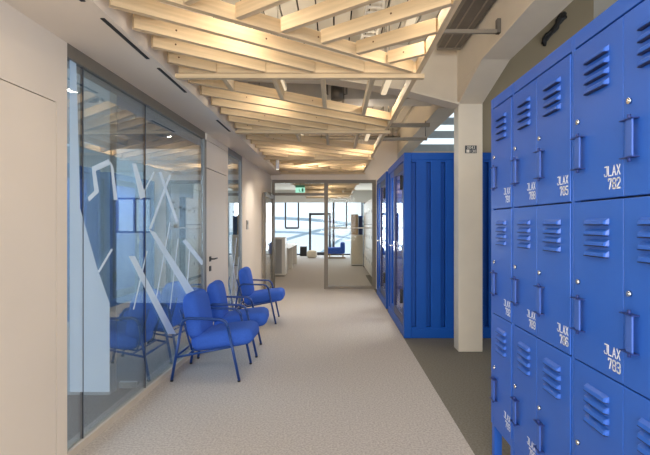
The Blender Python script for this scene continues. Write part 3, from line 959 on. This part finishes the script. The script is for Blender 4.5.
# outside: pale building and net-like bands
struct(MB().box(-12, 34, -6, 12, 35, 1.1).build('building_outside', 'outside_white'))
net = thing('facade_net', 'pale net of curved tubes on posts outside the far facade', 'net structure', (0, 24.9, -6))
for k, (x0, z0, x1, z1, t) in enumerate(((-3.8, .2, 3.0, 1.75, .07), (-3.8, 1.75, 3.6, .9, .08), (-1.0, -.3, 3.4, 2.1, .06), (-3.8, 1.0, 2.6, .3, .06))):
    pts = [Vector((x0+(x1-x0)*i/12, 24.5+.25*k, 6+z0+(z1-z0)*i/12 + .22*math.sin(math.pi*i/12)))-Vector((0,24.9,0)) for i in range(13)]
    MB().tube(pts, t, 8).build('tube', 'outside_grey', net)
for xx in (-4.0, 3.8): MB().tube([(xx, 0, 0), (xx, 0, 9)], .12, 12).build('post', 'outside_white', net)

# desks
def desk(y0, y1, label):
    root = thing('desk', label, 'desk', (-1.7, (y0+y1)/2, 0), 'white desks beyond the partition')
    o = Vector(root.location)
    MB().box(-2.15, y0, .70, -1.31, y1, .735).build('desktop', 'white_lam', root, o, .003)
    for yy in (y0+.02, y1-.06): MB().box(-2.1, yy, 0, -1.34, yy+.035, .70).build('end_panel', 'white_lam', root, o)
    MB().box(-2.20, y0, .50, -2.165, y1, 1.10).build('privacy_screen', 'cream_fabric', root, o, .006)
    MB().box(-2.165, y0+.2, .55, -2.15, y0+.26, .72).build('screen_bracket', 'alu', root, o)
desk(13.3, 15.0, 'nearer white desk with cream privacy screen beyond the partition')
desk(15.05, 16.75, 'farther white desk with cream privacy screen')
pn = thing('cabinet', 'low white cabinet at the end of the desk row beyond the partition', 'cabinet', (-1.6, 12.9, 0))
MB().box(-2.1, 12.66, .03, -1.33, 13.1, 1.05).build('body', 'white_lam', pn, pn.location, .004)
MB().box(-2.08, 12.64, .08, -1.42, 12.66, 1.0).build('door', 'plaster_grey', pn, pn.location, .003)
MB().box(-2.08, 12.68, 0, -1.35, 13.08, .03).build('plinth', 'alu', pn, pn.location)
bn = thing('waste_bin', 'black box shaped bin on the floor near the far facade', 'bin', (-1.38, 20.9, 0))
MB().box(-1.53, 20.8, 0, -1.23, 21.1, .40).build('body', 'black', bn, bn.location, .02)
MB().box(-1.54, 20.79, .40, -1.22, 21.11, .43).build('lid', 'frame_dark', bn, bn.location, .01)
pf = thing('pouf', 'low cream pouf beside the black bin', 'pouf', (-.95, 19.8, 0))
MB().rbox(-.95, 19.8, .15, .21, .21, .15, .09, .02, 2, 7).build('cushion', 'cream_fabric', pf, pf.location)
MB().tube([(-.95,19.8,0),(-.95,19.8,.012)], .16, 16).build('base', 'frame_dark', pf, pf.location)
lc = thing('lounge_chair', 'blue lounge chair in front of the far facade', 'lounge chair', (.1, 19.6, 0))
MB().rbox(.07, 19.6, .32, .36, .34, .12, .05, .02, 2, 7).build('seat', 'chair_fabric', lc, lc.location)
MB().rbox(.34, 19.6, .50, .09, .34, .16, .05, .01, 0, 7).build('backrest', 'chair_fabric', lc, lc.location)
for yy in (19.36, 19.8):
    for xx in (-.22, .33): MB().box(xx, yy, .03, xx+.04, yy+.04, .21).build('leg', 'tan_card', lc, lc.location)
    MB().box(-.27, yy, 0, .46, yy+.04, .03).build('skid', 'tan_card', lc, lc.location)
# cabinet with boxes
cbn = thing('sideboard', 'tall white cabinet by the right wall beyond the partition', 'cabinet', (.76, 16, 0))
MB().box(.56, 15.86, .03, .97, 16.5, 1.05).build('body', 'white_lam', cbn, cbn.location, .004)
MB().box(.575, 15.845, .06, .955, 15.86, 1.02).build('door', 'cream_fabric', cbn, cbn.location, .002)
MB().box(.58, 15.9, 0, .95, 16.45, .03).build('plinth', 'alu', cbn, cbn.location)
tb = thing('cardboard_box', 'tall tan box standing on the white cabinet', 'box', (.68, 16.05, 1.05))
MB().box(.56, 15.92, 1.05, .80, 16.2, 1.74).build('carton', 'tan_card', tb, tb.location, .004)
MB().box(.555, 15.915, 1.70, .805, 16.205, 1.745).build('lid', 'tan_card', tb, tb.location, .003)
bb = thing('storage_box', 'dark blue box on the white cabinet beside the tan box', 'box', (.89, 16.05, 1.05))
MB().box(.815, 15.95, 1.05, .965, 16.25, 1.69).build('carton', 'booth_dark', bb, bb.location, .004)
MB().box(.81, 15.945, 1.65, .97, 16.255, 1.695).build('lid', 'booth_blue', bb, bb.location, .003)
# white locker wall
wl = thing('storage_wall', 'white storage wall of many doors on the right beyond the partition', 'cabinet', (1.0, 13.4, 0))
MB().box(.985, 11.6, .03, 1.30, 15.4, 2.08).build('body', 'alu', wl, wl.location)
MB().box(.95, 15.4, 0, 1.30, 15.46, 2.12).build('end_panel', 'frame_dark', wl, wl.location)
MB().box(1.0, 11.62, 0, 1.28, 15.38, .03).build('plinth', 'alu', wl, wl.location)
for i in range(6):
    for j in range(3):
        ya = 11.605+.632*i; za = .04+.682*j
        d_ = MB().box(.962, ya, za, .984, ya+.622, za+.668).build('door', 'white_lam', wl, wl.location, .002)
        MB().box(.955, ya+.55, za+.3, .963, ya+.57, za+.38).build('handle', 'frame_dark', d_, wl.location)
